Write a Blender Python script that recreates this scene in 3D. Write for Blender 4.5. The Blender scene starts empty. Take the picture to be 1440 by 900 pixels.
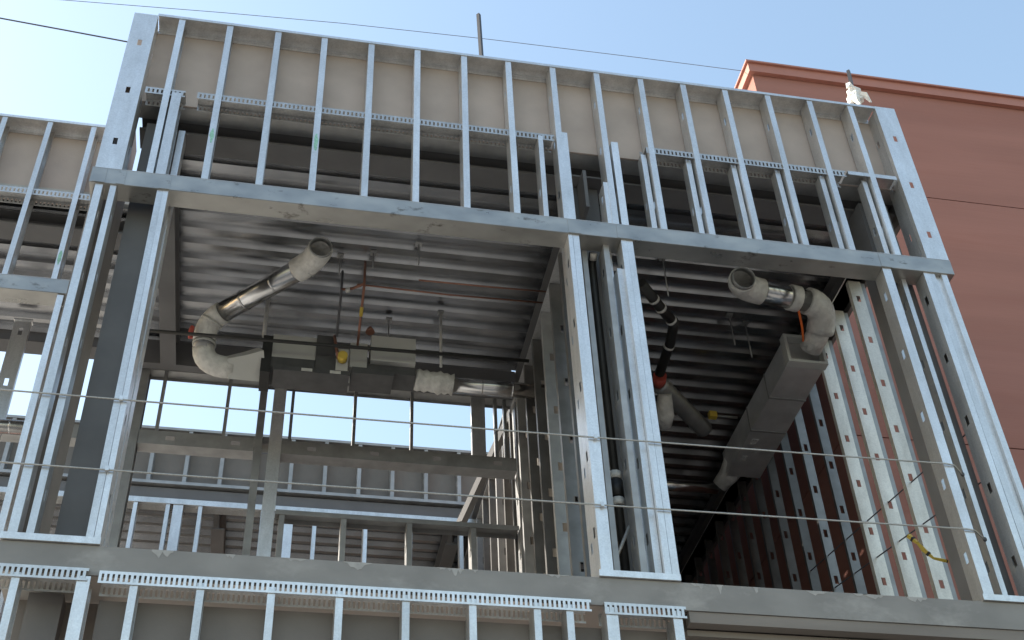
import bpy, bmesh, math, random
from mathutils import Vector, Matrix
random.seed(7)
S = bpy.context.scene
C = S.collection
R = math.radians

# ---------------------------------------------------------------- camera
cam_d = bpy.data.cameras.new('camera')
cam = bpy.data.objects.new('camera', cam_d)
C.objects.link(cam)
right = Vector((0.98167, -0.18657, -0.03886))
up = Vector((-0.09394, -0.65114, 0.75312))
fwd = Vector((0.16581, 0.73567, 0.65673))
M = Matrix((right, up, -fwd)).transposed().to_4x4()
M.translation = Vector((1.1965, -6.9686, -7.4042))
cam.matrix_world = M
cam_d.sensor_width = 36.0
cam_d.lens = 36.0 * 1810.86 / 1440.0
cam_d.clip_start = 0.05
cam_d.clip_end = 3000
S.camera = cam

# ---------------------------------------------------------------- sky, sun, exposure
SUN = Vector((-0.79, 0.27, 0.55)).normalized()          # direction towards the sun
sun_el = math.asin(SUN.z)
W = bpy.data.worlds.new('World'); S.world = W; W.use_nodes = True
nt = W.node_tree
bg = nt.nodes['Background']
sky = nt.nodes.new('ShaderNodeTexSky')
sky.sky_type = 'NISHITA'
sky.sun_disc = False
sky.sun_elevation = sun_el
sky.sun_rotation = math.atan2(SUN.x, SUN.y)
sky.air_density = 1.8
sky.dust_density = 2.0
sky.ozone_density = 1.0
nt.links.new(sky.outputs[0], bg.inputs[0])
bg.inputs[1].default_value = 0.15
sd = bpy.data.lights.new('sun', 'SUN'); sd.energy = 4.0; sd.angle = R(0.53); sd.color = (1.0, 0.94, 0.84)
so = bpy.data.objects.new('sun', sd); C.objects.link(so)
so.rotation_euler = (-SUN).to_track_quat('-Z', 'Y').to_euler()
vs = S.view_settings
vs.view_transform = 'Standard'; vs.look = 'None'; vs.gamma = 1.0; vs.exposure = 1.05
S.render.engine = 'CYCLES'
S.cycles.max_bounces = 8
S.cycles.diffuse_bounces = 5
S.cycles.glossy_bounces = 5

# ---------------------------------------------------------------- materials
def mat(name, col, rough=0.6, metal=0.0, var=0.12, scale=6.0, bump=0.0, bscale=40.0, objvar=0.0, stretch=None,
        spec=0.5, stain=None, stain_scale=3.0, stain_lo=0.52, stain_hi=0.7, rvar=0.0):
    m = bpy.data.materials.new(name); m.use_nodes = True
    n = m.node_tree.nodes; l = m.node_tree.links
    b = n['Principled BSDF']
    b.inputs['Roughness'].default_value = rough
    b.inputs['Metallic'].default_value = metal
    b.inputs['Specular IOR Level'].default_value = spec
    geo = n.new('ShaderNodeNewGeometry')
    mp = n.new('ShaderNodeMapping'); l.new(geo.outputs['Position'], mp.inputs[0])
    if stretch: mp.inputs['Scale'].default_value = stretch
    nz = n.new('ShaderNodeTexNoise'); nz.inputs['Scale'].default_value = scale; nz.inputs['Detail'].default_value = 6
    l.new(mp.outputs[0], nz.inputs['Vector'])
    rp = n.new('ShaderNodeValToRGB')
    rp.color_ramp.elements[0].position = 0.3; rp.color_ramp.elements[1].position = 0.7
    rp.color_ramp.elements[0].color = [max(0, c * (1 - var)) for c in col] + [1]
    rp.color_ramp.elements[1].color = [min(1, c * (1 + var)) for c in col] + [1]
    l.new(nz.outputs['Fac'], rp.inputs[0])
    out = rp.outputs[0]
    if stain:
        n2 = n.new('ShaderNodeTexNoise'); n2.inputs['Scale'].default_value = stain_scale; n2.inputs['Detail'].default_value = 8
        n2.inputs['Roughness'].default_value = 0.65
        mp2 = n.new('ShaderNodeMapping'); l.new(geo.outputs['Position'], mp2.inputs[0]); mp2.inputs['Location'].default_value = (3.3, 1.7, 8.1)
        if stretch: mp2.inputs['Scale'].default_value = stretch
        l.new(mp2.outputs[0], n2.inputs['Vector'])
        r2 = n.new('ShaderNodeValToRGB'); r2.color_ramp.elements[0].position = stain_lo; r2.color_ramp.elements[1].position = stain_hi
        l.new(n2.outputs['Fac'], r2.inputs[0])
        mx = n.new('ShaderNodeMix'); mx.data_type = 'RGBA'
        l.new(r2.outputs[0], mx.inputs['Factor']); l.new(out, mx.inputs['A']); mx.inputs['B'].default_value = (*stain, 1)
        out = mx.outputs['Result']
    if objvar:
        oi = n.new('ShaderNodeObjectInfo')
        mr = n.new('ShaderNodeMapRange'); mr.inputs['To Min'].default_value = 1 - objvar; mr.inputs['To Max'].default_value = 1 + objvar
        l.new(oi.outputs['Random'], mr.inputs['Value'])
        mm = n.new('ShaderNodeMix'); mm.data_type = 'RGBA'; mm.blend_type = 'MULTIPLY'; mm.inputs['Factor'].default_value = 1
        cb = n.new('ShaderNodeCombineColor')
        for i in range(3): l.new(mr.outputs[0], cb.inputs[i])
        l.new(out, mm.inputs['A']); l.new(cb.outputs[0], mm.inputs['B'])
        out = mm.outputs['Result']
    l.new(out, b.inputs['Base Color'])
    if rvar:
        m3 = n.new('ShaderNodeMapRange'); m3.inputs['To Min'].default_value = rough - rvar; m3.inputs['To Max'].default_value = rough + rvar
        m3.inputs['From Min'].default_value = 0.3; m3.inputs['From Max'].default_value = 0.7
        l.new(nz.outputs['Fac'], m3.inputs['Value']); l.new(m3.outputs[0], b.inputs['Roughness'])
    if bump:
        n3 = n.new('ShaderNodeTexNoise'); n3.inputs['Scale'].default_value = bscale; n3.inputs['Detail'].default_value = 4
        l.new(mp.outputs[0], n3.inputs['Vector'])
        bp = n.new('ShaderNodeBump'); bp.inputs['Strength'].default_value = bump; bp.inputs['Distance'].default_value = 0.02
        l.new(n3.outputs['Fac'], bp.inputs['Height']); l.new(bp.outputs[0], b.inputs['Normal'])
    return m

def galv(name, col, rough, metal, objvar=0.1, amt=0.10):
    m = mat(name, col, rough, metal, 0.08, 2.2, 0.10, 10, objvar=objvar)
    n = m.node_tree.nodes; l = m.node_tree.links; b = n['Principled BSDF']
    geo = n.new('ShaderNodeNewGeometry')
    vo = n.new('ShaderNodeTexVoronoi'); vo.inputs['Scale'].default_value = 95
    l.new(geo.outputs['Position'], vo.inputs['Vector'])
    st = n.new('ShaderNodeTexNoise'); st.inputs['Scale'].default_value = 3.5; st.inputs['Detail'].default_value = 7; st.inputs['Roughness'].default_value = 0.7
    mp = n.new('ShaderNodeMapping'); mp.inputs['Scale'].default_value = (2.5, 2.5, 0.6); l.new(geo.outputs['Position'], mp.inputs[0]); l.new(mp.outputs[0], st.inputs['Vector'])
    sx = n.new('ShaderNodeSeparateColor'); l.new(vo.outputs['Color'], sx.inputs[0])
    m1 = n.new('ShaderNodeMapRange'); m1.inputs['To Min'].default_value = 1 - amt; m1.inputs['To Max'].default_value = 1 + amt; l.new(sx.outputs[0], m1.inputs['Value'])
    m2 = n.new('ShaderNodeMapRange'); m2.inputs['From Min'].default_value = 0.35; m2.inputs['From Max'].default_value = 0.65; m2.inputs['To Min'].default_value = 0.86; m2.inputs['To Max'].default_value = 1.06; l.new(st.outputs['Fac'], m2.inputs['Value'])
    mm = n.new('ShaderNodeMath'); mm.operation = 'MULTIPLY'; l.new(m1.outputs[0], mm.inputs[0]); l.new(m2.outputs[0], mm.inputs[1])
    cb = n.new('ShaderNodeCombineColor')
    for k in range(3): l.new(mm.outputs[0], cb.inputs[k])
    src = b.inputs['Base Color'].links[0].from_socket
    mx = n.new('ShaderNodeMix'); mx.data_type = 'RGBA'; mx.blend_type = 'MULTIPLY'; mx.inputs['Factor'].default_value = 1
    l.new(src, mx.inputs['A']); l.new(cb.outputs[0], mx.inputs['B']); l.new(mx.outputs['Result'], b.inputs['Base Color'])
    m3 = n.new('ShaderNodeMapRange'); m3.inputs['To Min'].default_value = rough + 0.10; m3.inputs['To Max'].default_value = rough - 0.08; l.new(st.outputs['Fac'], m3.inputs['Value'])
    l.new(m3.outputs[0], b.inputs['Roughness'])
    return m
GALV = galv('galvanised_steel', (0.70, 0.70, 0.70), 0.33, 0.72, 0.12, 0.06)
GALVM = galv('mid_grey_galvanised_steel', (0.50, 0.50, 0.50), 0.38, 0.7)
GALVLIT = galv('warm_light_tinted_steel', (0.79, 0.74, 0.66), 0.42, 0.5, 0.1, 0.06)  # lit copy of the stud steel, warm bounce light put into its colour
GALVD = mat('weathered_track_steel', (0.37, 0.365, 0.35), 0.36, 0.7, 0.18, 5, 0.08, 20, stain=(0.15, 0.14, 0.125), stain_scale=7, stain_lo=0.59, stain_hi=0.68, stretch=(0.7, 1, 1.2), rvar=0.1)
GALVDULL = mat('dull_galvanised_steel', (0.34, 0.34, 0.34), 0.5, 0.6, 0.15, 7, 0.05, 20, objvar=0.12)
DECK = mat('deck_sheet_steel', (0.35, 0.355, 0.37), 0.26, 0.95, 0.15, 3, 0.04, 9, objvar=0.06)
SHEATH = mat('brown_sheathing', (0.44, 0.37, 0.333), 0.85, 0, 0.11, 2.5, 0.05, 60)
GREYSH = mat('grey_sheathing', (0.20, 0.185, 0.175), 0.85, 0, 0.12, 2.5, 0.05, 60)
PRIMER = mat('grey_primer_steel', (0.13, 0.128, 0.13), 0.6, 0, 0.12, 3, 0.03, 30)
PRIMERL = mat('slab_edge_steel', (0.225, 0.215, 0.205), 0.6, 0, 0.14, 2.5, 0.04, 30, stain=(0.36, 0.345, 0.33), stain_scale=1.6, stain_lo=0.55, stain_hi=0.75, stretch=(1, 1, 1.6))
DRIP = mat('cement_drip', (0.34, 0.33, 0.32), 0.85, 0, 0.15, 20)
CONC = mat('concrete', (0.44, 0.43, 0.41), 0.9, 0, 0.12, 1.5, 0.1, 30)
GROUND = mat('ground_concrete', (0.20, 0.187, 0.17), 0.9, 0, 0.15, 0.6, 0.1, 30)
ASPH = mat('asphalt', (0.10, 0.098, 0.095), 0.9, 0, 0.2, 3, 0.2, 60)
DUCTM = mat('bright_duct_steel', (0.55, 0.55, 0.56), 0.24, 1.0, 0.1, 6, 0.06, 14)
DUCTR = mat('sheet_duct_steel', (0.66, 0.66, 0.66), 0.36, 0.55, 0.15, 4, 0.08, 6)
GALVSHADE = mat('shade_darkened_stud_steel', (0.20, 0.195, 0.19), 0.45, 0.7, 0.15, 7, 0.05, 20, objvar=0.15)  # shaded copy of the stud steel, interior shade put into its colour
POST = mat('dark_post_paint', (0.025, 0.025, 0.028), 0.5)
WHITE = mat('white_duct_wrap', (0.58, 0.57, 0.545), 0.55, 0, 0.16, 14, 0.6, 26)
CABW = mat('grey_cabinet', (0.48, 0.48, 0.46), 0.5, 0, 0.05, 5)
BLACK = mat('black_rubber', (0.018, 0.018, 0.018), 0.55, 0, 0.2, 10, 0.1, 20)
DARK = mat('dark_pan', (0.075, 0.075, 0.077), 0.5, 0.0, 0.2, 10)
COPPER = mat('copper_pipe', (0.32, 0.155, 0.11), 0.4, 0.7, 0.15, 10)
YEL = mat('yellow_plastic', (0.56, 0.40, 0.06), 0.5, 0, 0.1, 10)
RED = mat('red_plastic', (0.42, 0.07, 0.05), 0.5, 0, 0.1, 10)
ORANGE = mat('orange_ribbon', (0.80, 0.16, 0.03), 0.6, 0, 0.1, 10)
GREENM = mat('green_marker_paint', (0.26, 0.50, 0.40), 0.6, 0, 0.3, 60)
WIRE = mat('wire_rope_steel', (0.42, 0.41, 0.39), 0.5, 0.5, 0.2, 90)
CABLE = mat('cable_black', (0.10, 0.10, 0.11), 0.7)
CLOTH = mat('white_cloth', (0.75, 0.74, 0.72), 0.9, 0, 0.05, 30, 0.3, 60)
GLASSIN = mat('duct_inside', (0.35, 0.35, 0.35), 0.5, 0.7, 0.1, 10)
TRIMRED = mat('red_coping', (0.39, 0.165, 0.12), 0.55, 0, 0.08, 2)

def red_wall_material():
    m = mat('red_wall', (0.33, 0.15, 0.12), 0.9, 0, 0.09, 1.2, 0.0, 40, stretch=(0.25, 0.25, 2.2), stain=(0.31, 0.13, 0.10), stain_scale=0.9, stain_lo=0.5, stain_hi=0.75)
    n = m.node_tree.nodes; l = m.node_tree.links; b = n['Principled BSDF']
    geo = n.new('ShaderNodeNewGeometry'); sp = n.new('ShaderNodeSeparateXYZ'); l.new(geo.outputs['Position'], sp.inputs[0])
    mu = n.new('ShaderNodeMath'); mu.operation = 'MULTIPLY'; mu.inputs[1].default_value = 1 / 0.0667; l.new(sp.outputs['Z'], mu.inputs[0])
    fr = n.new('ShaderNodeMath'); fr.operation = 'FRACT'; l.new(mu.outputs[0], fr.inputs[0])
    pw = n.new('ShaderNodeMath'); pw.operation = 'GREATER_THAN'; pw.inputs[1].default_value = 0.16; l.new(fr.outputs[0], pw.inputs[0])
    bp = n.new('ShaderNodeBump'); bp.inputs['Strength'].default_value = 0.25; bp.inputs['Distance'].default_value = 0.008
    l.new(pw.outputs[0], bp.inputs['Height']); l.new(bp.outputs[0], b.inputs['Normal'])
    return m
REDWALL = red_wall_material()

# ---------------------------------------------------------------- helpers
class MB:
    def __init__(self): self.v = []; self.f = []
    def box(self, x0, x1, y0, y1, z0, z1):
        k = len(self.v)
        self.v += [(x0, y0, z0), (x1, y0, z0), (x1, y1, z0), (x0, y1, z0), (x0, y0, z1), (x1, y0, z1), (x1, y1, z1), (x0, y1, z1)]
        self.f += [tuple(k + i for i in q) for q in ((0, 3, 2, 1), (4, 5, 6, 7), (0, 1, 5, 4), (1, 2, 6, 5), (2, 3, 7, 6), (3, 0, 4, 7))]
        return self
    def tube(self, pts, r, n=10, cap=True, r_list=None):
        pts = [Vector(p) for p in pts]
        k0 = len(self.v); prev = None
        for i, p in enumerate(pts):
            if i == 0: t = pts[1] - p
            elif i == len(pts) - 1: t = p - pts[i - 1]
            else: t = (pts[i + 1] - p).normalized() + (p - pts[i - 1]).normalized()
            t.normalize()
            if prev is None:
                a = Vector((0, 0, 1)) if abs(t.z) < 0.9 else Vector((1, 0, 0))
                u = t.cross(a).normalized()
            else:
                u = (prev - t * prev.dot(t)).normalized()
            prev = u; w = t.cross(u)
            rr = r_list[i] if r_list else r
            for j in range(n):
                a = 2 * math.pi * j / n
                self.v.append(tuple(p + u * (rr * math.cos(a)) + w * (rr * math.sin(a))))
        for i in range(len(pts) - 1):
            for j in range(n):
                a = k0 + i * n + j; b = k0 + i * n + (j + 1) % n
                self.f.append((a, b, b + n, a + n))
        if cap:
            self.f.append(tuple(k0 + j for j in range(n - 1, -1, -1)))
            e = k0 + (len(pts) - 1) * n
            self.f.append(tuple(e + j for j in range(n)))
        return self
    def poly(self, vs_, fs):
        k = len(self.v); self.v += [tuple(p) for p in vs_]; self.f += [tuple(k + i for i in q) for q in fs]; return self
    def mesh(self, name, m, smooth=False):
        me = bpy.data.meshes.new(name); me.from_pydata(self.v, [], self.f); me.materials.append(m)
        bm = bmesh.new(); bm.from_mesh(me); bmesh.ops.recalc_face_normals(bm, faces=bm.faces); bm.to_mesh(me); bm.free()
        if smooth:
            for p in me.polygons: p.use_smooth = len(p.vertices) == 4
        return me
    def build(self, name, m, parent=None, smooth=False, loc=None):
        o = bpy.data.objects.new(name, self.mesh(name, m, smooth)); C.objects.link(o)
        if loc: o.location = loc
        if parent:
            o.parent = parent
            o.matrix_parent_inverse = Matrix.Translation(parent.location).inverted()
        return o

def tag(o, label, cat, group=None, kind=None):
    if label: o['label'] = label
    if cat: o['category'] = cat
    if group: o['group'] = group
    if kind: o['kind'] = kind
    return o
def thing(name, loc, label, cat, group=None):
    o = bpy.data.objects.new(name, None); C.objects.link(o); o.location = loc; o.empty_display_size = 0.2
    return tag(o, label, cat, group)
def put(name, me, parent, loc, rz=0.0):
    o = bpy.data.objects.new(name, me); C.objects.link(o)
    o.location = loc; o.rotation_euler = (0, 0, rz)
    if parent:
        o.parent = parent; o.matrix_parent_inverse = Matrix.Translation(parent.location).inverted()
    return o
def box(name, m, parent, *b): return MB().box(*b).build(name, m, parent)

D = 0.152; T = 0.003
_cache = {}
def stud_mesh(L, F=0.05, depth=D, mirror=False, holes=True, m=None, hole_w=0.038, hole_h=0.085, off=0.32, pitch=0.61):
    m = m or GALV
    key = (round(L, 3), F, depth, mirror, holes, m.name, hole_h, off, pitch)
    if key in _cache: return _cache[key]
    b = MB(); s = -1 if mirror else 1
    def bx(x0, x1, y0, y1, z0, z1):
        xa, xb = (x0, x1) if s > 0 else (F - x1, F - x0)
        b.box(xa, xb, y0, y1, z0, z1)
    bx(0, F, 0, T, 0, L); bx(0, F, depth - T, depth, 0, L)
    bx(F - T, F, T, 0.016, 0, L); bx(F - T, F, depth - 0.016, depth - T, 0, L)
    ya, yb = depth / 2 - hole_w / 2, depth / 2 + hole_w / 2
    if holes:
        bx(0, T, T, ya, 0, L); bx(0, T, yb, depth - T, 0, L)
        z = 0; h = off
        while h + hole_h < L - 0.05:
            bx(0, T, ya, yb, z, h); z = h + hole_h; h += pitch
        bx(0, T, ya, yb, z, L)
    else:
        bx(0, T, T, depth - T, 0, L)
    _cache[key] = b.mesh('stud', m)
    return _cache[key]
_j = random.Random(21)
def stud(parent, x, z0, z1, y=0.0, **k):
    o = put('stud', stud_mesh(z1 - z0, **k), parent, (x + _j.uniform(-0.003, 0.003), y, z0))
    o.rotation_euler = (0, _j.uniform(-0.0022, 0.0022), _j.uniform(-0.02, 0.02))
    return o
def stud_y(parent, x_right, y, z0, z1, **k):             # web faces the street (-y), depth runs towards -x
    return put('stud', stud_mesh(z1 - z0, **k), parent, (x_right, y, z0), R(90))

def slip_track(parent, x0, x1, z, y=0.0, depth=D, h=0.072, pitch=0.034, m=None, back=True, name='slotted_track'):
    b = MB(); m = m or GALV
    b.box(x0, x1, y - 0.004, y + depth + 0.004, z, z + T)
    for ya in ((y - 0.004, y + depth + 0.001) if back else (y - 0.004,)):
        yb = ya + T
        b.box(x0, x1, ya, yb, z - 0.016, z)
        b.box(x0, x1, ya, yb, z - h, z - h + 0.014)
        n = int((x1 - x0) / pitch)
        p = (x1 - x0) / n
        for i in range(n):
            xc = x0 + i * p
            b.box(xc, xc + p * 0.55, ya, yb, z - h + 0.014, z - 0.016)
    return b.build(name, m, parent)
def track(parent, x0, x1, z, y=0.0, depth=D, h=0.04, upw=True, m=None, name='track'):
    b = MB(); s = 1 if upw else -1
    m = m or GALV
    za, zb = (z, z + T) if upw else (z - T, z)
    b.box(x0, x1, y - 0.003, y + depth + 0.003, za, zb)
    for ya in (y - 0.003 - T, y + depth + 0.003):
        b.box(x0, x1, ya, ya + T, min(z, z + s * h), max(z, z + s * h))
    return b.build(name, m, parent)

ZF = -3.28      # floor level
ZG = -9.0       # street level
ZD = 1.0        # underside of the roof deck

# ---------------------------------------------------------------- ground
g = MB().poly([(-1500, -1500, ZG), (1500, -1500, ZG), (1500, 1500, ZG), (-1500, 1500, ZG)], [(0, 1, 2, 3)]).build('ground', GROUND); g['kind'] = 'structure'
g = MB().box(-200, 200, -16, -7.6, ZG - 0.2, ZG + 0.004).build('road', ASPH); g['kind'] = 'structure'
g = MB().box(-200, 200, -7.6, -0.5, ZG - 0.2, ZG + 0.12).build('pavement', GROUND); g['kind'] = 'structure'

# ---------------------------------------------------------------- roof deck sheets
def deck_mesh(x0, x1, ribs=3, pitch=0.2033):
    b = MB(); prof = []
    for i in range(ribs):
        y = i * pitch
        prof += [(y, 0), (y + 0.055, 0), (y + 0.085, 0.055), (y + 0.172, 0.055)]
    prof.append((ribs * pitch, 0))
    v = []; f = []
    for (y, z) in prof: v += [(x0, y, z), (x1, y, z)]
    for i in range(len(prof) - 1): f.append((2 * i, 2 * i + 1, 2 * i + 3, 2 * i + 2))
    return b.poly(v, f).mesh('deck_sheet', DECK)
def deck(name, label, x0, x1, y0, n):
    t = thing(name, (x0, y0, ZD), label, 'roof deck')
    me = deck_mesh(0, x1 - x0)
    for i in range(n): put('deck_sheet', me, t, (x0, y0 + i * 0.61, ZD + (0.0015 if i % 2 else 0)))
    MB().box(x0, x1, y0, y0 + n * 0.61, ZD + 0.060, ZD + 0.16).build('topping', CONC, t)
    return t
deck('roof_deck', 'ribbed metal roof deck over the left room with the open rear wall', -0.05, 3.575, 0.18, 5)
deck('roof_deck', 'ribbed metal roof deck over the dark right room beside the red wall', 3.58, 6.47, 0.18, 19)
deck('roof_deck', 'ribbed metal roof deck over the left wing set back from the bay', -6.0, -0.055, 1.46, 3)
deck('roof_deck', 'far ribbed metal roof deck seen beyond the gap open to sky', -6.0, 3.575, 6.25, 9)

# ---------------------------------------------------------------- columns and beams
def i_beam(name, label, p0, p1, h, w, m=PRIMER):        # along x or y, top at z of p0
    b = MB(); x0, y0, z = p0; x1, y1, _ = p1; tf = 0.018; tw = 0.012
    if x0 != x1:
        b.box(x0, x1, y0 - w / 2, y0 + w / 2, z - tf, z); b.box(x0, x1, y0 - w / 2, y0 + w / 2, z - h, z - h + tf); b.box(x0, x1, y0 - tw / 2, y0 + tw / 2, z - h + tf, z - tf)
    else:
        b.box(x0 - w / 2, x0 + w / 2, y0, y1, z - tf, z); b.box(x0 - w / 2, x0 + w / 2, y0, y1, z - h, z - h + tf); b.box(x0 - tw / 2, x0 + tw / 2, y0, y1, z - h + tf, z - tf)
    o = b.build(name, m); return tag(o, label, 'beam', 'roof beams')
i_beam('roof_beam', 'dark grey edge beam running behind the parapet studs', (-0.2, 0.46, ZD - 0.003), (6.45, 0.46, 0), 0.16, 0.22)
i_beam('roof_beam', 'dark grey ceiling beam along the left side of the left room', (0.02, 0.6, ZD - 0.003), (0.02, 3.25, 0), 0.30, 0.15)
i_beam('roof_beam', 'dark grey ceiling beam between the left and right rooms', (3.58, 0.6, ZD - 0.003), (3.58, 8.0, 0), 0.30, 0.15)
i_beam('roof_beam', 'dark grey ceiling beam above the bare studs beside the red wall', (6.34, 0.6, ZD - 0.003), (6.34, 8.0, 0), 0.26, 0.15)
i_beam('roof_beam', 'shallow dark grey beam across the rear of the left wing', (-6.0, 3.44, ZD + 0.157), (-0.32, 3.44, 0), 0.24, 0.20)
i_beam('roof_beam', 'deep dark grey beam across the rear of the left room above the sky gap', (-0.31, 3.44, ZD + 0.157), (3.5, 3.44, 0), 0.40, 0.20)
tag(MB().box(-0.31, 3.5, 3.24, 3.335, 0.70, 0.995).build('spandrel_plate', PRIMER), 'flat dark plate on the face of the rear roof beam', 'plate')

i_beam('roof_beam', 'dark grey edge beam behind the studs of the left wing', (-6.0, 1.72, ZD - 0.003), (-0.2, 1.72, 0), 0.16, 0.22)
sp_ = thing('unseen_side_parapet', (6.5, 4, 1.0), 'unseen grey side parapet added to keep sun off the red wall', 'parapet')  # out of view, added to block sun from the red wall below
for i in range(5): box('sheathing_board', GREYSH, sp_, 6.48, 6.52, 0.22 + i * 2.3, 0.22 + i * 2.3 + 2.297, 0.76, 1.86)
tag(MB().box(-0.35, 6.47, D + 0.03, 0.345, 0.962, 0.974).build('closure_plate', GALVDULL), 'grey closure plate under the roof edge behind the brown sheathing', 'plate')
col = thing('steel_column', (6.15, 0.33, ZF), 'dark grey steel column behind the right corner jamb', 'column', 'steel columns')
box('shaft', PRIMER, col, 6.03, 6.30, 0.22, 0.46, ZF, ZD - 0.2)
box('base_plate', PRIMER, col, 5.98, 6.36, 0.18, 0.52, ZF, ZF + 0.02)
col = thing('steel_column', (0.0, 0.36, ZF), 'dark grey steel column behind the left window jamb', 'column', 'steel columns')
box('shaft', PRIMER, col, -0.13, 0.10, 0.25, 0.47, ZF, ZD - 0.2)
box('base_plate', PRIMER, col, -0.2, 0.17, 0.19, 0.53, ZF, ZF + 0.02)
col = thing('steel_column', (3.58, 0.45, ZF), 'dark grey steel column inside the middle jamb', 'column', 'steel columns')
box('shaft', PRIMER, col, 3.47, 3.68, 0.42, 0.58, ZF, ZD - 0.2)
box('cap_plate', PRIMER, col, 3.42, 3.86, 0.30, 0.60, ZD - 0.19, ZD - 0.17)
box('gusset', PRIMER, col, 3.50, 3.53, 0.21, 0.42, 0.35, ZD - 0.2)

# floor slab and its steel edge
fl = thing('floor_slab', (0, 0, ZF), 'grey steel slab edge under the window openings, streaked with cement', 'slab')
box('edge_plate', PRIMERL, fl, -0.385, 8.0, 0.012, 0.03, ZF - 0.20, ZF - 0.004)
box('slab', CONC, fl, -0.38, 6.6, 0.03, 9.0, ZF - 0.14, ZF - 0.008)
box('wing_slab', CONC, fl, -6.0, -0.38, 1.32, 9.0, ZF - 0.14, ZF - 0.008)
drip_rng = random.Random(5)
def drip(x, w, h):
    z = ZF - 0.0045; n = 9; up_, lo = [], []
    for i in range(n):
        t = i / (n - 1); xx = x + (t - 0.5) * 2 * w
        dz = h * drip_rng.uniform(0.15, 1.0) * math.sin(math.pi * min(max(t, 0.06), 0.94))
        up_.append((xx, z)); lo.append((xx, z - max(dz, 0.003)))
    v = []; f = []
    for (xx, zz), (xl, zl) in zip(up_, lo): v += [(xx, 0.0105, zz), (xl, 0.0105, zl), (xx, 0.0119, zz), (xl, 0.0119, zl)]
    for i in range(n - 1):
        a, b = 4 * i, 4 * i + 4
        f += [(a, a + 1, b + 1, b), (a + 1, a + 3, b + 3, b + 1), (a, b, b + 2, a + 2)]
    MB().poly(v, f).build('cement_drip', DRIP, fl)
for x in (0.55, 0.95, 1.33, 1.72, 2.24, 2.33, 2.45, 2.98, 3.9, 4.05, 4.30, 4.72, 5.02, 5.12, 5.42):
    drip(x, drip_rng.uniform(0.02, 0.09), drip_rng.uniform(0.02, 0.085))

_pm = random.Random(4)
def paint_mark(parent, x0, x1, y, z0, z1):
    n = 7; v = []; f = []
    for i in range(n):
        t = i / (n - 1); z = z0 + (z1 - z0) * t; k = math.sin(math.pi * (0.12 + 0.76 * t))
        a = x0 + (x1 - x0) * (0.5 - 0.5 * k * _pm.uniform(0.4, 1.0)); b = x0 + (x1 - x0) * (0.5 + 0.5 * k * _pm.uniform(0.4, 1.0))
        v += [(a, y, z), (b, y, z)]
        if i: f.append((2 * i - 2, 2 * i - 1, 2 * i + 1, 2 * i))
    m = len(v); v += [(p[0], y + 0.001, p[2]) for p in v]
    f += [tuple(m + q for q in reversed(fc_)) for fc_ in f]
    MB().poly(v, f).build('paint_mark', GREENM, parent)
# ---------------------------------------------------------------- upper stud wall of the bay (parapet)
pw = thing('parapet_wall', (0, 0, -0.06), 'upper bare metal stud wall of the bay with pinkish brown sheathing behind', 'stud wall')
track(pw, -0.19, 6.36, 1.925, h=0.03, upw=False, name='top_track')
MB().box(-0.19, 6.36, D + 0.0065, D + 0.010, 1.865, 1.922).build('back_flange', GALV, pw)
for i in range(3):
    a = -0.36 + i * 2.29
    box('sheathing_board', SHEATH, pw, a, a + 2.29, D + 0.012, D + 0.027, 0.965, 1.90)
SP = 0.406
for i in range(16):
    x = i * SP
    o = stud(pw, x - 0.012, -0.055, 1.92, F=0.052)
    if i in (1, 3):
        paint_mark(o, x - 0.006, x + 0.036, -0.0012, 0.37 if i == 1 else 0.42, 0.54 if i == 1 else 0.62)
def corner(parent, x0, x1, z0, z1):
    me = stud_mesh(z1 - z0, F=0.05, depth=x1 - x0, hole_w=0.034, hole_h=0.075, off=0.28, pitch=0.62)
    return put('corner_stud', me, parent, (x1, -0.004, z0), R(90))
corner(pw, -0.385, -0.19, -0.055, 1.90)
corner(pw, 6.36, 6.56, -0.075, 1.93)
stud(pw, -0.24, -0.055, 1.90, y=0.052, F=0.05, mirror=True)
stud(pw, 6.36, -0.055, 1.90, y=0.052, F=0.05)
# slotted deflection tracks and the short studs below them
slip_track(pw, -0.16, 0.155, 0.97, y=0.018, depth=D - 0.026, m=GALVM)
slip_track(pw, 0.25, 3.22, 0.975, y=0.018, depth=D - 0.026, m=GALVM)
slip_track(pw, 4.03, 5.86, 0.965, y=0.018, depth=D - 0.026, m=GALVM)
MB().box(5.88, 6.34, 0.005, 0.008, 0.92, 0.965).box(5.88, 6.34, 0.008, D + 0.008, 0.962, 0.965).build('plain_track', GALV, pw)
stud(pw, 0.055, -0.055, 0.93, F=0.075, y=0.004)
stud(pw, 3.075, -0.055, 0.94, F=0.04, y=0.004)
stud(pw, 3.285, -0.055, 1.02, F=0.055, y=0.006)
stud(pw, 3.60, -0.055, 0.45, F=0.05, y=0.008)
stud(pw, 3.715, -0.055, 0.97, F=0.06, y=0.004)
for i in range(10, 16):
    stud(pw, i * SP - 0.075, -0.055, 0.90, F=0.045, y=0.045, depth=0.10)
    # bent clip between the short stud and the track
    MB().box(i * SP - 0.075, i * SP - 0.05, 0.06, 0.064, 0.84, 0.95).box(i * SP - 0.075, i * SP - 0.05, 0.064, 0.12, 0.905, 0.908).build('clip', GALVDULL, pw)
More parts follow.
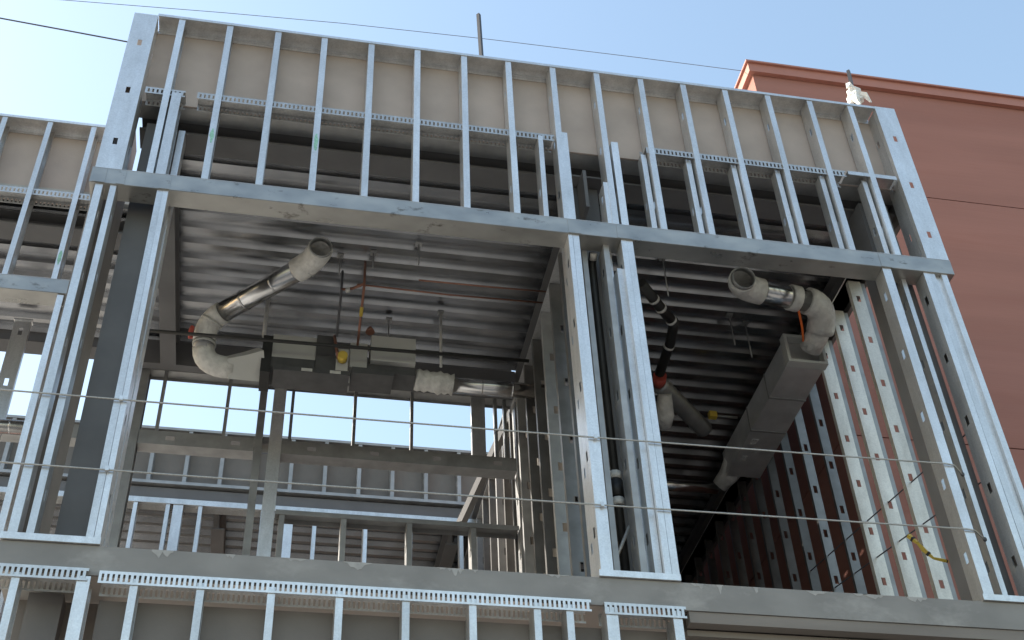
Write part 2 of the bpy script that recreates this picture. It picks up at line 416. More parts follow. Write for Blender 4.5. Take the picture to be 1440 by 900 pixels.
# header
hd = MB()
hd.box(-0.40, 6.56, -0.012, -0.009, -0.215, -0.058)
hd.box(-0.40, 6.56, -0.009, D + 0.01, -0.218, -0.215)
hd.box(-0.40, 6.56, D + 0.007, D + 0.01, -0.215, -0.058)
hd.box(-0.40, -0.397, -0.009, D + 0.007, -0.215, -0.061)
hd.box(6.557, 6.56, -0.009, D + 0.007, -0.215, -0.061)
hb = hd.build('header', GALVD, pw)
MB().box(-0.40, 6.56, -0.014, D + 0.012, -0.058, -0.0555).build('header_track', GALV, hb)
for x0, x1 in ((-0.38, -0.29), (-0.21, -0.15), (0.10, 0.18), (3.26, 3.36), (3.66, 3.78), (5.91, 6.0)):
    box('lapped_flange', GALVD, hb, x0, x1, -0.0155, -0.0125, -0.213, -0.066)

lr = thing('bay_return_wall', (-0.36, 0.7, ZF), 'dark sheathed side return of the bay behind the left jamb', 'wall')
for za, zb in ((ZF, -0.85), (-0.85, 1.59)): box('sheathing_board', GREYSH, lr, -0.375, -0.36, 0.06, 1.30, za, zb)
# ---------------------------------------------------------------- window jambs
ZT = -0.219
lj = thing('jamb_frame', (-0.1, 0, ZF), 'left jamb of bright metal studs in front of the dark column', 'stud frame', 'window jambs')
track(lj, -0.385, 0.185, ZF, h=0.045, name='bottom_track')
stud(lj, -0.355, ZF + 0.004, ZT, F=0.055, mirror=True)
stud(lj, -0.25, ZF + 0.004, ZT, F=0.045, mirror=True)
stud(lj, 0.095, ZF + 0.004, ZT, F=0.045, y=0.001)
stud(lj, 0.141, ZF + 0.004, ZT, F=0.037, mirror=True)
stud(lj, 0.13, ZF + 0.004, 0.7, y=0.20, F=0.05, mirror=True)
mj = thing('jamb_frame', (3.5, 0, ZF), 'middle jamb of bright and blue tinted metal studs between the two openings', 'stud frame', 'window jambs')
track(mj, 3.25, 3.79, ZF, h=0.045, name='bottom_track')
stud(mj, 3.262, ZF + 0.004, ZT, F=0.035)
stud(mj, 3.298, ZF + 0.004, ZT, F=0.05, mirror=True, y=0.001)
stud(mj, 3.30, ZF + 0.004, 0.7, F=0.06, y=0.20)
stud(mj, 3.40, ZF + 0.004, ZT, F=0.04, y=0.16, m=GALVDULL)
stud(mj, 3.555, ZF + 0.004, ZT, F=0.045, y=0.07, m=GALVDULL)
stud(mj, 3.60, ZF + 0.004, ZT, F=0.05, y=0.15)
stud(mj, 3.635, ZF + 0.004, -0.5, F=0.05, y=0.04)
stud(mj, 3.69, ZF + 0.004, ZT, F=0.045, y=0.0)
stud(mj, 3.736, ZF + 0.004, ZT, F=0.05, mirror=True, y=0.001)
rj = thing('jamb_frame', (6.2, 0, ZF), 'right corner jamb of metal studs next to the red wall', 'stud frame', 'window jambs')
track(rj, 5.90, 6.53, ZF, h=0.045, name='bottom_track')
stud(rj, 5.915, ZF + 0.004, ZT, F=0.075)
stud(rj, 6.12, ZF + 0.004, ZT, F=0.04, y=0.10)
stud(rj, 6.28, ZF + 0.004, ZT, F=0.05)
stud(rj, 6.335, ZF + 0.004, ZT, F=0.05, y=0.001, mirror=True)
stud(rj, 6.39, ZF + 0.004, ZT, F=0.05, y=0.03)
stud(rj, 6.45, ZF + 0.004, ZT, F=0.05, y=0.0)

# ---------------------------------------------------------------- storey below
lw = thing('lower_stud_wall', (1.5, 0, -9), 'lower stud wall under the slab edge with bright slotted tracks', 'stud wall')
slip_track(lw, -0.46, 0.155, -3.455, y=-0.012, h=0.078, pitch=0.030)
slip_track(lw, 0.215, 3.175, -3.465, y=-0.012, h=0.078, pitch=0.030)
slip_track(lw, 3.26, 3.79, -3.475, y=-0.012, h=0.078, pitch=0.030)
for x, F in ((-0.26, 0.045), (0.10, 0.075), (0.40, 0.045), (0.785, 0.045), (1.19, 0.045), (1.59, 0.045), (2.0, 0.045), (2.405, 0.045), (2.81, 0.045), (3.02, 0.045), (3.265, 0.075), (3.70, 0.06)):
    stud(lw, x, -6.2, -3.50, F=F, y=-0.008, mirror=(x > 3.6))
for i in range(2):
    a = 0.22 + 1.76 * i
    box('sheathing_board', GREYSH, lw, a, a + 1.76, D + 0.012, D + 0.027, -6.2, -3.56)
for sx in (-0.2, ):
    MB().box(sx, sx + 0.20, 0.26, 0.40, -6.2, -3.48).build('column_shaft', PRIMER, lw)
MB().box(-0.30, 0.22, 0.45, 0.465, -6.2, -3.43).build('sheathing_panel', GREYSH, lw)
st = thing('soffit', (5.5, 0, -3.5), 'brownish grey soffit band recessed below the slab edge at right', 'soffit')
SOFF = mat('brown_grey_soffit', (0.20, 0.178, 0.16), 0.8, 0, 0.15, 2, 0.05, 20, stretch=(0.4, 1, 3))
box('drip_angle', SOFF, st, 3.82, 9.0, 0.02, 0.10, -3.56, -3.484)
box('beam_face', SOFF, st, 3.82, 9.0, 0.15, 0.18, -4.2, -3.43)
box('ledge', SOFF, st, 3.82, 9.0, 0.101, 0.149, -3.61, -3.57)
box('bracket', DARK, st, 5.70, 6.1, 0.05, 0.149, -3.70, -3.615)

# ---------------------------------------------------------------- left wing, set back
LY = 1.31
wg = thing('wing_wall', (-3, LY, -0.06), 'set back stud wall of the left wing with green marked studs', 'stud wall')
track(wg, -6.0, -0.62, 1.90, y=LY, h=0.03, upw=False, name='top_track')
MB().box(-6.0, -0.62, LY + D + 0.0065, LY + D + 0.01, 1.845, 1.897).build('back_flange', GALV, wg)
for i in range(3):
    a = -6.0 + i * 1.79
    box('sheathing_board', SHEATH, wg, a, a + 1.79, LY + D + 0.012, LY + D + 0.027, 0.99, 1.88)
for i in range(14):
    x = -0.80 - i * 0.392
    o = stud(wg, x, -0.05, 1.895, y=LY, F=0.045)
    if i in (0, 2):
        paint_mark(o, x + 0.004, x + 0.041, LY - 0.0012, 0.12 if i == 0 else 1.05, 0.28 if i == 0 else 1.22)
slip_track(wg, -6.0, -0.64, 0.995, y=LY + 0.018, depth=D - 0.026, m=GALVM)
hw = MB()
hw.box(-6.0, -0.62, LY - 0.012, LY - 0.009, -0.20, -0.055)
hw.box(-6.0, -0.62, LY - 0.009, LY + D + 0.01, -0.203, -0.20)
hw.box(-6.0, -0.62, LY + D + 0.007, LY + D + 0.01, -0.20, -0.055)
hw.build('header', GALVD, wg)
MB().box(-6.0, -0.62, LY - 0.014, LY + D + 0.012, -0.0545, -0.052).build('header_track', GALV, wg)
stud(wg, -0.72, ZF, -0.21, y=LY, F=0.05)
stud(wg, -3.2, ZF, -0.21, y=LY, F=0.05)

# ---------------------------------------------------------------- rear wall of the front block (open to the sky gap)
RY = 3.45
rw = thing('rear_stud_wall', (1.5, RY, ZF), 'dull grey rear stud wall with header, posts and sill against the sky gap', 'stud wall')
track(rw, -0.3, 3.5, 0.755, y=RY - 0.08, h=0.04, upw=False, m=GALVDULL, name='top_track')
for x in (-0.02, 0.61, 1.24, 1.86, 2.44, 3.30, 3.40):
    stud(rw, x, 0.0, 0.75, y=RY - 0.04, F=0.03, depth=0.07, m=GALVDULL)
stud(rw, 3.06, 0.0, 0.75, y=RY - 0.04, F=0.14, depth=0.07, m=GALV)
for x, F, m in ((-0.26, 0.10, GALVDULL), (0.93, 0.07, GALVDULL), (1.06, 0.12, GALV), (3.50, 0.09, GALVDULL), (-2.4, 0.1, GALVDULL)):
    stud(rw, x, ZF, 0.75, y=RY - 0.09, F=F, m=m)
for a, b_ in ((-2.3, -0.26), (-0.15, 0.925), (1.185, 3.495)):
    h = MB()
    L = b_ - a
    # channel laid flat, web with punch-outs facing the street
    z0, z1 = -0.17, -0.015; yy = RY - 0.085
    h.box(a, b_, yy, yy + 0.15, z0, z0 + T); h.box(a, b_, yy, yy + 0.15, z1 - T, z1)
    h.box(a, b_, yy, yy + T, z0 + T, z0 + 0.055); h.box(a, b_, yy, yy + T, z1 - 0.055, z1 - T)
    x = a; nx = a + 0.25
    while nx + 0.1 < b_:
        h.box(x, nx, yy, yy + T, z0 + 0.055, z1 - 0.055); x = nx + 0.085; nx += 0.61
    h.box(x, b_, yy, yy + T, z0 + 0.055, z1 - 0.055)
    h.build('header', GALVDULL, rw)
track(rw, 1.19, 3.49, -0.80, y=RY - 0.08, h=0.05, upw=False, m=GALVDULL, name='sill_track')
for x in (1.23, 1.80, 2.42, 3.03):
    stud(rw, x, ZF, -0.805, y=RY - 0.078, F=0.05, m=GALVDULL)

# ---------------------------------------------------------------- far block across the gap
FY = 6.0
fw = thing('far_stud_wall', (1.0, FY, ZF), 'far stud wall beyond the sky gap with short parapet studs and bright track', 'stud wall')
track(fw, -6.0, 3.9, 1.93, y=FY, h=0.035, upw=False, m=GALVDULL, name='top_track')
for i in range(4):
    a = -6.0 + i * 2.475
    box('sheathing_board', GREYSH, fw, a, a + 2.475, FY + D + 0.012, FY + D + 0.027, 1.12, 1.91)
for i in range(24): stud(fw, -5.6 + i * 0.406, 1.12, 1.925, y=FY, F=0.045, m=GALVDULL)
track(fw, -6.0, 3.9, 1.12, y=FY - 0.01, h=0.04, upw=True, m=GALVDULL, name='track')
box('spandrel', PRIMER, fw, -6.0, 3.9, FY + 0.03, FY + 0.20, 0.93, 1.09)
track(fw, -6.0, 3.9, 0.93, y=FY, h=0.07, upw=False, name='head_track')
for x in (-3.4, -2.8, -2.2, -1.6, -1.0, -0.42, -0.06, 0.32, 1.02, 1.62, 2.22, 2.74, 3.35): stud(fw, x, ZF, 0.90, y=FY + 0.004, F=0.045)
stud(fw, 0.04, ZF, 0.90, y=FY + 0.004, F=0.11)
stud(fw, 1.30, ZF, 0.90, y=FY + 0.004, F=0.10)
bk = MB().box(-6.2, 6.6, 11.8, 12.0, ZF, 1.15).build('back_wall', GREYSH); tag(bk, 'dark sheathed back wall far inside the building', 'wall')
for i, (x, lab) in enumerate(((0.55, 'dark ceiling beam in the far block left of the rear posts'), (3.3, 'dark ceiling beam in the far block beside the partition'))):
    i_beam('roof_beam', lab, (x, 6.25, ZD - 0.003), (x, 11.7, 0), 0.28, 0.15)

# ---------------------------------------------------------------- partition between the rooms
pt = thing('partition_wall', (3.55, 2, ZF), 'interior partition of closely spaced metal studs with punched holes', 'stud wall')
for k in range(18):
    y = 0.72 + k * 0.406
    stud_y(pt, 3.64, y, ZF + 0.004, 0.69, F=0.05, m=GALVDULL if k % 3 == 0 else GALVSHADE)
MB().box(3.485, 3.645, 0.70, 7.9, ZF, ZF + 0.003).build('bottom_track', GALV, pt)
MB().box(3.485, 3.645, 0.70, 7.9, 0.692, 0.695).build('top_track', GALV, pt)
for i in range(3):
    a = 1.9 + i * 2.0
    box('gypsum_board', GREYSH, pt, 3.647, 3.66, a, a + 1.997, ZF, 0.69)
br = MB().tube([(3.62, 3.68, 0.98), (2.98, 3.68, -0.62)], 0.05, 4).build('diagonal_brace', PRIMER); tag(br, 'sloping metal brace behind the rear header near the partition', 'brace')

# ---------------------------------------------------------------- side wall towards the red building
sw = thing('side_wall', (6.4, 2, ZF), 'right side wall of bare studs coloured as lit in front and shaded deeper in, with the red wall behind', 'stud wall')
for k in range(16):
    if k < 3: stud_y(sw, 6.41, 1.14 + k * 0.42, ZF + 0.004, 0.735, F=0.05, depth=0.125, m=GALVLIT, hole_h=0.075, off=0.25, pitch=0.5)  # front three studs carry the painted warm light
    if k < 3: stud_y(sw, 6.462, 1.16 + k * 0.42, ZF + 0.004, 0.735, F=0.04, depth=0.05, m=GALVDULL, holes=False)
    else: stud_y(sw, 6.41, 1.16 + k * 0.42, ZF + 0.004, 0.735, F=0.04, depth=0.092, m=GALVSHADE, off=0.25, pitch=0.5)  # deeper studs carry painted shade
MB().box(6.255, 6.415, 0.2, 8.0, ZF, ZF + 0.003).build('bottom_track', GALV, sw)
MB().box(6.255, 6.415, 0.6, 8.0, 0.737, 0.74).build('top_track', GALV, sw)
tag(MB().box(3.66, 6.5, 8.05, 8.2, ZF, 1.0).build('end_wall', GREYSH), 'dark sheathed end wall at the back of the right room', 'wall')

# ---------------------------------------------------------------- red neighbour building
RX, RYY, RZ = 6.72, 2.65, 5.84
rb = thing('red_building', (RX, RYY, ZG), 'tall red walled building with flat coping behind the bay at right', 'building')
box('core', REDWALL, rb, RX + 0.04, 40, RYY + 0.04, 30, ZG, RZ - 0.1)
zs = [ZG, -6.4, -3.15, 0.08, 3.82, RZ - 0.02]
for a, b_ in zip(zs[:-1], zs[1:]):
    for i in range(4):
        xa = RX + i * 8.3
        box('wall_panel', REDWALL, rb, xa, xa + 8.288, RYY, RYY + 0.038, a + 0.007, b_ - 0.007)
    for i in range(3):
        ya = RYY + 0.0385 + i * 9
        box('wall_panel', REDWALL, rb, RX, RX + 0.038, ya, ya + 8.988, a + 0.007, b_ - 0.007)
box('coping', TRIMRED, rb, RX - 0.06, 40, RYY - 0.06, RYY + 0.4, RZ - 0.02, RZ + 0.14)
box('coping', TRIMRED, rb, RX - 0.06, RX + 0.4, RYY + 0.401, 30, RZ - 0.02, RZ + 0.14)
box('coping_lip', TRIMRED, rb, RX - 0.09, 40, RYY - 0.09, RYY + 0.42, RZ + 0.141, RZ + 0.17)

# ---------------------------------------------------------------- ducts: helpers
def arc(p0, p1, p2, n=6):
    p0, p1, p2 = map(Vector, (p0, p1, p2)); out = []
    for i in range(n + 1):
        t = i / n; out.append((1 - t) ** 2 * p0 + 2 * t * (1 - t) * p1 + t * t * p2)
    return out
def open_tube(pts, r, n=20, th=0.012):
    b = MB(); b.tube(pts, r, n, cap=False)
    pts2 = list(pts); b2 = MB().tube(pts2, r - th, n, cap=False)
    b.poly(b2.v, b2.f)
    k = len(b2.v)
    for base in (0, (len(pts) - 1) * n):
        for j in range(n): b.f.append((base + j, base + (j + 1) % n, k + base + (j + 1) % n, k + base + j))
    return b

# left room: round supply duct with white wrapped elbows
du = thing('round_duct', (0.9, 1.9, 0.6), 'round metal duct with white wrapped elbows rising from the fan coil unit', 'duct')
P0 = Vector((0.47, 2.30, 0.56)); P1 = Vector((1.25, 1.60, 0.66))
d = (P1 - P0).normalized()
open_tube([P0, P0.lerp(P1, 0.5), P1], 0.097, 20, 0.004).build('duct_pipe', DUCTM, du, True)
for t in (0.33, 0.66): 
    c = P0.lerp(P1, t); open_tube([c - d * 0.008, c + d * 0.008], 0.101, 20, 0.006).build('seam_ring', DUCTM, du, True)
open_tube(arc(P1 - d * 0.10, P1 + d * 0.12, (1.365, 1.35, 0.655), 8), 0.113, 20).build('elbow', WHITE, du, True)
open_tube([(1.360, 1.40, 0.668), (1.366, 1.315, 0.645)], 0.101, 20, 0.006).build('open_end', GLASSIN, du, True)
MB().tube(arc(P0 + d * 0.10, P0 - d * 0.12, (0.40, 2.42, 0.36), 7) , 0.106, 18).build('elbow', WHITE, du, True)
MB().tube([(0.40, 2.42, 0.37), (0.40, 2.44, 0.26)], 0.098, 18).build('duct_pipe', GALVDULL, du, True)
MB().tube(arc((0.40, 2.44, 0.29), (0.41, 2.48, 0.10), (0.66, 2.53, 0.16), 7), 0.103, 18).build('elbow', WHITE, du, True)
MB().tube([(0.62, 2.53, 0.155), (0.80, 2.54, 0.20), (0.945, 2.54, 0.235)], 0.1, 4, r_list=[0.13, 0.17, 0.21]).build('transition', CABW, du)
MB().tube(arc((0.28, 2.33, 0.30), (0.27, 2.30, 0.36), (0.285, 2.31, 0.42), 4), 0.022, 8).build('damper_handle', RED, du, True)

for c0, c1 in (((0.455, 2.315, 0.52), (0.445, 2.325, 0.505)), ((0.402, 2.43, 0.335), (0.402, 2.432, 0.315))):
    MB().tube([c0, c1], 0.109, 18).build('tape_band', CABW, du, True)
open_tube([P1 + d * 0.015, P1 + d * 0.03], 0.117, 20, 0.006).build('tape_band', CABW, du, True)
# fan coil unit
fc = thing('fan_coil_unit', (1.6, 2.55, 0.0), 'grey fan coil unit with black pans hanging from the deck of the left room', 'fan coil unit')
box('cabinet', CABW, fc, 1.02, 1.42, 2.40, 2.66, 0.23, 0.50)
box('flexible_collar', BLACK, fc, 0.93, 1.018, 2.38, 2.68, 0.03, 0.46)
box('coil_section', DARK, fc, 1.422, 1.60, 2.38, 2.66, 0.10, 0.52)
box('filter_box', CABW, fc, 1.74, 1.90, 2.42, 2.66, 0.20, 0.50)
box('control_box', CABW, fc, 1.93, 2.35, 2.36, 2.62, 0.26, 0.56)
box('drain_pan', DARK, fc, 1.05, 1.74, 2.36, 2.64, 0.05, 0.10)
box('cabinet_base', DARK, fc, 1.02, 1.42, 2.40, 2.66, 0.102, 0.228)
box('drain_pan', DARK, fc, 1.76, 2.15, 2.36, 2.64, 0.09, 0.16)
box('blower_housing', DARK, fc, 1.905, 2.36, 2.42, 2.66, 0.162, 0.255)
for a in (1.30, 1.56): box('rating_label', WHITE, fc, a, a + 0.10, 2.356, 2.359, 0.058, 0.09)
va = MB().box(1.61, 1.72, 2.36, 2.44, 0.10, 0.36).build('valve_body', CABW, fc)
MB().tube([(1.665, 2.35, 0.22), (1.665, 2.27, 0.22)], 0.045, 12).build('valve_cap', YEL, va, True)
MB().tube([(1.58, 2.35, 0.50), (1.60, 2.33, 0.36), (1.63, 2.34, 0.22)], 0.016, 8).build('copper_tail', COPPER, fc, True)
MB().tube([(1.91, 2.33, 0.64), (1.91, 2.33, 0.60), (1.91, 2.33, 0.57)], 0.03, 10, r_list=[0.01, 0.035, 0.045]).build('pipe_flare', COPPER, fc, True)
fx = thing('return_duct', (2.9, 2.55, 0.2), 'round metal duct with white flexible sleeve right of the fan coil unit', 'duct')
frng = random.Random(3)
MB().tube([(2.37 + i * 0.033, 2.55, 0.22 - i * 0.002) for i in range(12)], 0.11, 16, r_list=[0.10 + 0.02 * frng.random() * (1 if i % 2 else -0.6) for i in range(12)]).build('flexible_sleeve', WHITE, fx, True)
MB().tube([(2.72, 2.55, 0.195), (3.62, 2.55, 0.205)], 0.075, 16).build('duct_pipe', DUCTM, fx, True)
for x in (3.0, 3.3): MB().tube([(x, 2.55, 0.2), (x + 0.015, 2.55, 0.2)], 0.079, 16).build('seam_ring', DUCTM, fx, True)

# pipes, copper lines, rods
tag(MB().tube([(-0.25, 2.26, 0.285), (1.7, 2.26, 0.31), (3.42, 2.26, 0.335)], 0.017, 8).build('black_pipe', BLACK, None, True), 'long thin black pipe crossing the left room', 'pipe')
tag(MB().tube([(1.74, 1.93, 0.80), (2.6, 1.94, 0.79), (3.7, 1.93, 0.80)], 0.008, 8).build('copper_line', COPPER, None, True), 'lower of two thin copper lines under the left deck', 'pipe', 'copper lines')
tag(MB().tube([(2.3, 1.79, 0.80), (3.0, 1.78, 0.795), (3.7, 1.77, 0.80)], 0.008, 8).build('copper_line', COPPER, None, True), 'upper of two thin copper lines under the left deck', 'pipe', 'copper lines')
rs = thing('pipe_riser', (1.75, 2.0, 0.5), 'twin dark pipe risers with brass valves above the fan coil unit', 'pipe')
MB().tube([(1.60, 1.98, 0.995), (1.60, 1.98, 0.74), (1.60, 2.28, 0.55), (1.60, 2.33, 0.48)], 0.012, 8).build('riser', CABLE, rs, True)
MB().tube([(1.80, 1.85, 0.995), (1.80, 1.85, 0.70), (1.80, 2.2, 0.50), (1.80, 2.36, 0.40)], 0.012, 8).build('riser', COPPER, rs, True)
MB().tube([(1.60, 1.98, 0.76), (1.70, 1.96, 0.77), (1.80, 1.85, 0.74)], 0.013, 8).build('cross_pipe', COPPER, rs, True)
MB().tube([(1.64, 1.975, 0.75), (1.68, 1.965, 0.755)], 0.024, 8).build('valve', WHITE, rs, True)
MB().tube([(1.80, 2.02, 0.605), (1.80, 2.10, 0.56)], 0.017, 8).build('valve', YEL, rs, True)
def rod(x, y, z0, r, m, label, z1=0.995):
    o = thing('hanger_rod', (x, y, z1), label, 'hanger rod', 'hanger rods')
    MB().tube([(x, y, z0), (x, y, z1)], r, 8).build('rod', m, o, True)
    MB().box(x - 0.03, x + 0.03, y - 0.03, y + 0.03, z1 - 0.02, z1 - 0.001).build('clip', GALVDULL, o)
rod(0.93, 2.42, 0.47, 0.018, WHITE, 'thick pale hanger rod left of the fan coil cabinet')
rod(2.60, 2.42, 0.30, 0.014, WHITE, 'thick pale hanger rod above the white flexible sleeve')
rod(1.56, 1.76, 0.75, 0.006, GALVDULL, 'thin hanger rod left of the copper riser')
rod(1.86, 1.68, 0.80, 0.006, GALVDULL, 'thin hanger rod right of the copper riser')
rod(2.26, 1.50, 0.72, 0.007, GALVDULL, 'thin hanger rod holding the start of the copper lines')
rod(2.11, 2.60, 0.56, 0.007, GALVDULL, 'thin hanger rod above the control box')
rod(4.56, 1.35, 0.5, 0.006, GALVDULL, 'thin hanger rod beside the black insulated pipe')
rod(5.65, 2.15, 0.55, 0.007, GALVDULL, 'thin hanger rod left of the rectangular duct')
rod(5.45, 2.05, 0.60, 0.006, GALVDULL, 'second thin hanger rod from the rectangular duct')

# right room: white duct, rectangular duct, insulated pipes
d2 = thing('round_duct', (5.6, 1.3, 0.6), 'short round metal duct with two white wrapped elbows in the right room', 'duct')
open_tube(arc((5.45, 1.27, 0.6), (5.20, 1.235, 0.6), (5.20, 1.09, 0.56), 8), 0.125, 20).build('elbow', WHITE, d2, True)
open_tube([(5.20, 1.12, 0.568), (5.20, 1.05, 0.548)], 0.11, 20, 0.006).build('open_end', GLASSIN, d2, True)
open_tube([(5.40, 1.265, 0.60), (5.95, 1.335, 0.60)], 0.105, 20, 0.004).build('duct_pipe', DUCTM, d2, True)
open_tube([(5.74, 1.305, 0.60), (5.83, 1.32, 0.60)], 0.125, 20, 0.02).build('joint_wrap', WHITE, d2, True)
MB().tube(arc((5.92, 1.33, 0.60), (6.14, 1.36, 0.60), (6.13, 1.60, 0.47), 8), 0.132, 18).build('elbow', WHITE, d2, True)
MB().tube([(6.13, 1.55, 0.49), (6.10, 1.80, 0.42)], 0.11, 18).build('collar', WHITE, d2, True)
rd = thing('rectangular_duct', (6.05, 2.7, 0.4), 'long rectangular sheet metal duct running back beside the studs', 'duct')
MB().box(5.87, 6.245, 1.90, 3.78, 0.27, 0.56).build('duct_box', DUCTR, rd)
fr = MB()
fr.box(5.85, 6.25, 1.80, 1.895, 0.245, 0.275); fr.box(5.85, 6.25, 1.80, 1.895, 0.555, 0.585); fr.box(5.85, 5.88, 1.80, 1.895, 0.276, 0.554); fr.box(6.22, 6.25, 1.80, 1.895, 0.276, 0.554)
fr.build('end_frame', CABW, rd)
for y in (2.4, 2.95): 
    MB().box(5.862, 6.25, y, y + 0.02, 0.262, 0.2695).box(5.862, 5.8695, y, y + 0.02, 0.27, 0.565).build('seam_flange', GALVDULL, rd)
for x, y in ((5.93, 3.1), (6.0, 3.25), (5.92, 3.4)): box('tape_patch', WHITE, rd, x, x + 0.07, y, y + 0.09, 0.266, 0.269)
MB().tube([(5.98, 3.74, 0.42), (5.95, 3.88, 0.36), (5.86, 4.0, 0.28)], 0.12, 14, r_list=[0.13, 0.11, 0.085]).build('flexible_end', WHITE, rd, True)
MB().tube([(5.84, 4.02, 0.26), (4.9, 4.0, 0.24)], 0.06, 14).build('branch_pipe', DUCTM, rd, True)
rbn = MB().tube(arc((5.83, 1.36, 0.50), (5.92, 1.52, 0.42), (6.0, 1.72, 0.44), 6), 0.012, 5).build('ribbon', ORANGE); tag(rbn, 'orange ribbon hanging from the short white duct', 'ribbon')
bp_ = thing('insulated_pipe', (4.6, 1.8, 0.6), 'black insulated pipe with pale bands bending under the right deck', 'pipe')
MB().tube([(4.30, 1.32, 0.6), (4.55, 1.60, 0.6), (4.74, 1.80, 0.6)], 0.05, 14).build('pipe_run', BLACK, bp_, True)
MB().tube([(4.74, 1.78, 0.6), (4.77, 1.86, 0.6), (4.80, 2.1, 0.58), (4.82, 2.55, 0.57)], 0.05, 14).build('pipe_run', BLACK, bp_, True)
for a, b_ in (((4.47, 1.51, 0.6), (4.49, 1.533, 0.6)), ((4.57, 1.62, 0.6), (4.59, 1.643, 0.6)), ((4.715, 1.775, 0.6), (4.735, 1.798, 0.6)), ((4.80, 2.12, 0.58), (4.80, 2.15, 0.58))):
    MB().tube([a, b_], 0.054, 14).build('tape_band', WHITE, bp_, True)
fp = thing('flexible_pipe', (5.2, 3.1, 0.55), 'grey flexible pipe with red collar and pale lump in the right room', 'pipe')
MB().tube([(4.86 + 0.03 * i, 2.72 + 0.03 * i, 0.58) for i in range(24)], 0.09, 14, r_list=[0.088 + (0.008 if i % 2 else 0) for i in range(24)]).build('hose', GALVDULL, fp, True)
MB().tube([(4.84, 2.60, 0.58), (4.86, 2.72, 0.58)], 0.07, 12).build('collar', RED, fp, True)
MB().tube([(4.93, 2.78, 0.50), (4.96, 2.95, 0.36), (4.97, 3.05, 0.30)], 0.1, 12, r_list=[0.07, 0.10, 0.08]).build('wrapped_joint', WHITE, fp, True)
yv = thing('yellow_valve', (5.6, 3.2, 0.6), 'small yellow valve above the flexible pipe in the dark room', 'valve')
MB().box(5.54, 5.62, 3.16, 3.22, 0.57, 0.64).build('valve_body', YEL, yv)
MB().tube([(5.62, 3.19, 0.60), (5.85, 3.19, 0.60)], 0.014, 8).build('stem', GALVDULL, yv, True)

# vertical drain pipe inside the middle jamb
dp = thing('drain_pipe', (3.50, 0.32, ZF), 'black vertical drain pipe with white clamps inside the middle jamb', 'pipe')
MB().tube([(3.52, 0.30, ZF), (3.52, 0.30, -0.35), (3.515, 0.27, -0.24), (3.51, 0.20, -0.2)], 0.035, 12).build('pipe_run', BLACK, dp, True)
for z in (-2.30, -2.52): MB().tube([(3.52, 0.30, z - 0.03), (3.52, 0.30, z + 0.03)], 0.05, 12).build('clamp', WHITE, dp, True)
MB().tube([(3.52, 0.30, -2.48), (3.52, 0.30, -2.34)], 0.052, 12).build('coupling', BLACK, dp, True)
MB().tube([(3.40, 0.24, -3.1), (3.56, 0.22, -2.75)], 0.012, 8).build('brace_rod', WIRE, dp, True)
MB().tube([(3.515, 0.24, -0.24), (3.51, 0.19, -0.21)], 0.03, 12).build('pipe_cap', WHITE, dp, True)

wd = thing('wing_duct', (-2.0, 2.9, -0.43), 'round metal duct crossing low inside the left wing', 'duct')
MB().tube([(-3.4, 2.9, -0.42), (-0.98, 2.9, -0.435)], 0.065, 14).build('duct_pipe', DUCTM, wd, True)
for x in (-1.5, -1.2): MB().tube([(x, 2.9, -0.43), (x + 0.015, 2.9, -0.43)], 0.069, 14).build('seam_ring', DUCTM, wd, True)
wp = thing('wing_post', (-1.35, 2.9, ZF), 'pale punched metal post standing inside the left wing', 'post')
stud_y(wp, -1.28, 2.99, ZF, 0.88, depth=0.15, F=0.05)
MB().box(-1.44, -1.27, 2.98, 3.05, 0.88, 0.90).build('cap_track', GALV, wp)

# ---------------------------------------------------------------- guard cables
def cable(name, pts, r, m, label, cat, group=None):
    o = MB().tube(pts, r, 6).build(name, m, None, True); return tag(o, label, cat, group)
def sag(p0, p1, s, n=14):
    p0, p1 = Vector(p0), Vector(p1)
    return [p0.lerp(p1, i / n) - Vector((0, 0, s * 4 * (i / n) * (1 - i / n))) for i in range(n + 1)]
for z, lab, xe in ((-2.195, 'upper wire guard rope strung across both window openings', 6.10), (-2.745, 'lower wire guard rope strung across both window openings', 6.11)):
    gr = thing('guard_rope', (2.5, -0.02, z), lab, 'wire rope', 'guard ropes')
    pts = [(-2.3, 1.25, z)] + [(-1.6, -0.016, z - 0.012)] + sag((-0.8, -0.016, z - 0.012), (5.93, -0.016, z + 0.01), 0.012)[1:] + [(5.99, -0.013, z + 0.005), (xe, 0.09, z + 0.005)]
    MB().tube(pts, 0.006, 6).build('rope', WIRE, gr, True)
    MB().tube([(xe, 0.082, z + 0.005), (xe + 0.012, 0.098, z + 0.005)], 0.014, 8).build('clamp', DARK, gr, True)
    for x in (0.13, 3.30): box('clip', GALV, gr, x, x + 0.022, -0.026, -0.008, z - 0.022, z + 0.012)
cable('side_rope', sag((6.34, 0.15, -1.72), (6.34, 3.3, -1.14), 0.0), 0.006, CABLE, 'upper dark rope threaded through the side wall studs', 'wire rope', 'side ropes')
cable('side_rope', sag((6.34, 0.15, -2.16), (6.34, 3.3, -1.46), 0.0), 0.006, CABLE, 'lower dark rope threaded through the side wall studs', 'wire rope', 'side ropes')
tp = thing('caution_tape', (6.2, 0.9, -2.4), 'crumpled yellow and black tape tied to the side wall studs', 'tape')
pp = [Vector((6.05, 0.93, -2.20)), Vector((6.09, 0.90, -2.28)), Vector((6.13, 0.91, -2.33)), Vector((6.19, 0.90, -2.41)), Vector((6.27, 0.89, -2.43)), Vector((6.31, 0.90, -2.43))]
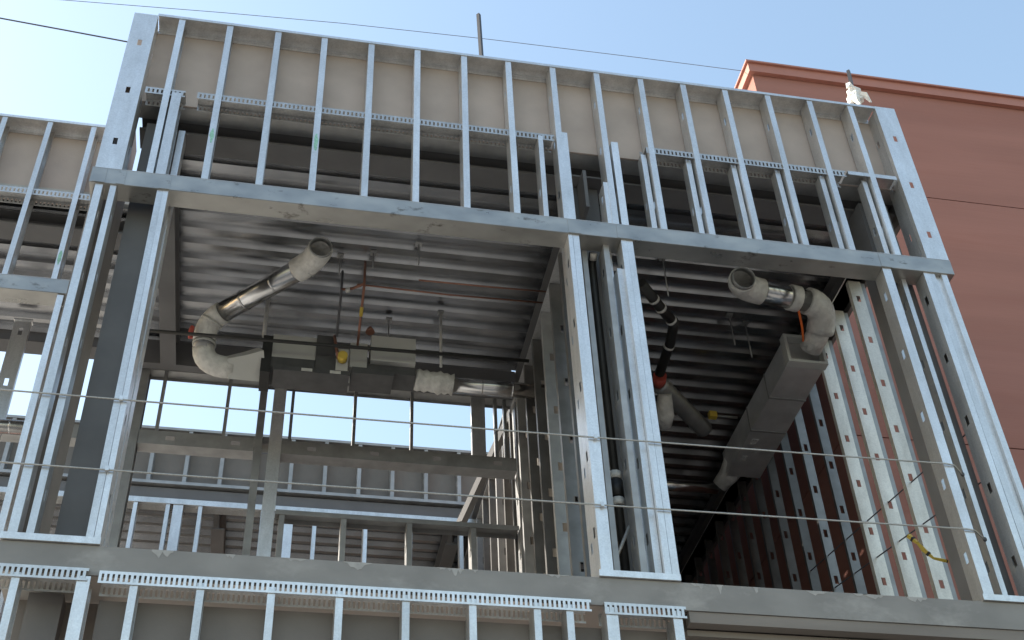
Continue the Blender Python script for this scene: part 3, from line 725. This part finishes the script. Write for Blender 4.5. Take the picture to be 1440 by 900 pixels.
for i in range(5):
    w = (0.022, 0.014, 0.022, 0.012, 0.016)[i]
    MB().tube([pp[i], pp[i + 1]], w, 4, r_list=[w, (0.014, 0.022, 0.012, 0.016, 0.008)[i]]).build('tape_strip', YEL, tp)
    c = pp[i].lerp(pp[i + 1], 0.5); dd = (pp[i + 1] - pp[i]) * 0.1
    MB().tube([c - dd, c + dd], w * 1.04, 4).build('black_stripe', BLACK, tp)

# ---------------------------------------------------------------- roof posts, overhead wires
rp = thing('roof_post', (2.66, 0.3, 1.1), 'dark post standing on the roof behind the parapet', 'post', 'roof posts')
MB().tube([(2.70, 0.32, 1.16), (2.66, 0.30, 2.97)], 0.022, 4).build('post_shaft', POST, rp)
box('base_plate', PRIMER, rp, 2.62, 2.78, 0.25, 0.41, 1.161, 1.175)
rp = thing('roof_post', (6.38, 0.3, 1.1), 'short dark post with white cloth tied round it at the right roof corner', 'post', 'roof posts')
MB().tube([(6.33, 0.32, 1.16), (6.43, 0.30, 2.86)], 0.022, 4).build('post_shaft', POST, rp)
box('base_plate', PRIMER, rp, 6.27, 6.42, 0.25, 0.41, 1.161, 1.175)
crng = random.Random(11)
def rag(name, path, rs, n=9, jit=0.012):
    b = MB().tube(path, 0.03, n, r_list=rs); b.v = [tuple(c + crng.uniform(-jit, jit) for c in p) for p in b.v]
    return b.build(name, CLOTH, rp)
for k, zc in enumerate((2.50, 2.44, 2.39)):
    ring = [(6.41 + 0.045 * math.cos(t * 0.9), 0.30 + 0.045 * math.sin(t * 0.9), zc + 0.015 * math.sin(t + k)) for t in range(8)]
    rag('cloth_wrap', ring, [0.028 + 0.012 * crng.random() for _ in ring])
rag('cloth_tail', [(6.38, 0.26, 2.50), (6.34, 0.24, 2.55), (6.32, 0.24, 2.49)], [0.03, 0.028, 0.006], 6)
rag('cloth_tail', [(6.42, 0.25, 2.44), (6.48, 0.23, 2.40), (6.52, 0.23, 2.31)], [0.03, 0.026, 0.008], 6)
rag('cloth_tail', [(6.39, 0.25, 2.42), (6.37, 0.24, 2.34), (6.39, 0.24, 2.26)], [0.03, 0.03, 0.012], 6)
cable('overhead_wire', [(-14.0, 2.75, 3.9), (-8.0, 2.75, 4.9), (-4.5, 2.75, 5.37), (-1.95, 2.75, 5.63), (0.0, 2.75, 5.80), (1.43, 2.75, 5.90), (3.3, 2.75, 5.97), (5.2, 2.75, 6.0), (6.70, 2.75, 6.01)], 0.004, CABLE, 'long thin overhead wire above the parapet running to the red building', 'wire', 'overhead wires')
cable('overhead_wire', sag((-14.0, 2.0, 4.9), (-0.30, 0.25, 1.80), -0.12, 20) , 0.007, CABLE, 'short overhead wire reaching the left parapet corner', 'wire', 'overhead wires')
cable('overhead_wire', sag((-6.0, 5.0, 0.95), (3.45, 5.0, 0.98), 0.02, 20), 0.006, CABLE, 'thin wire crossing the sky gap behind the rear studs', 'wire', 'overhead wires')
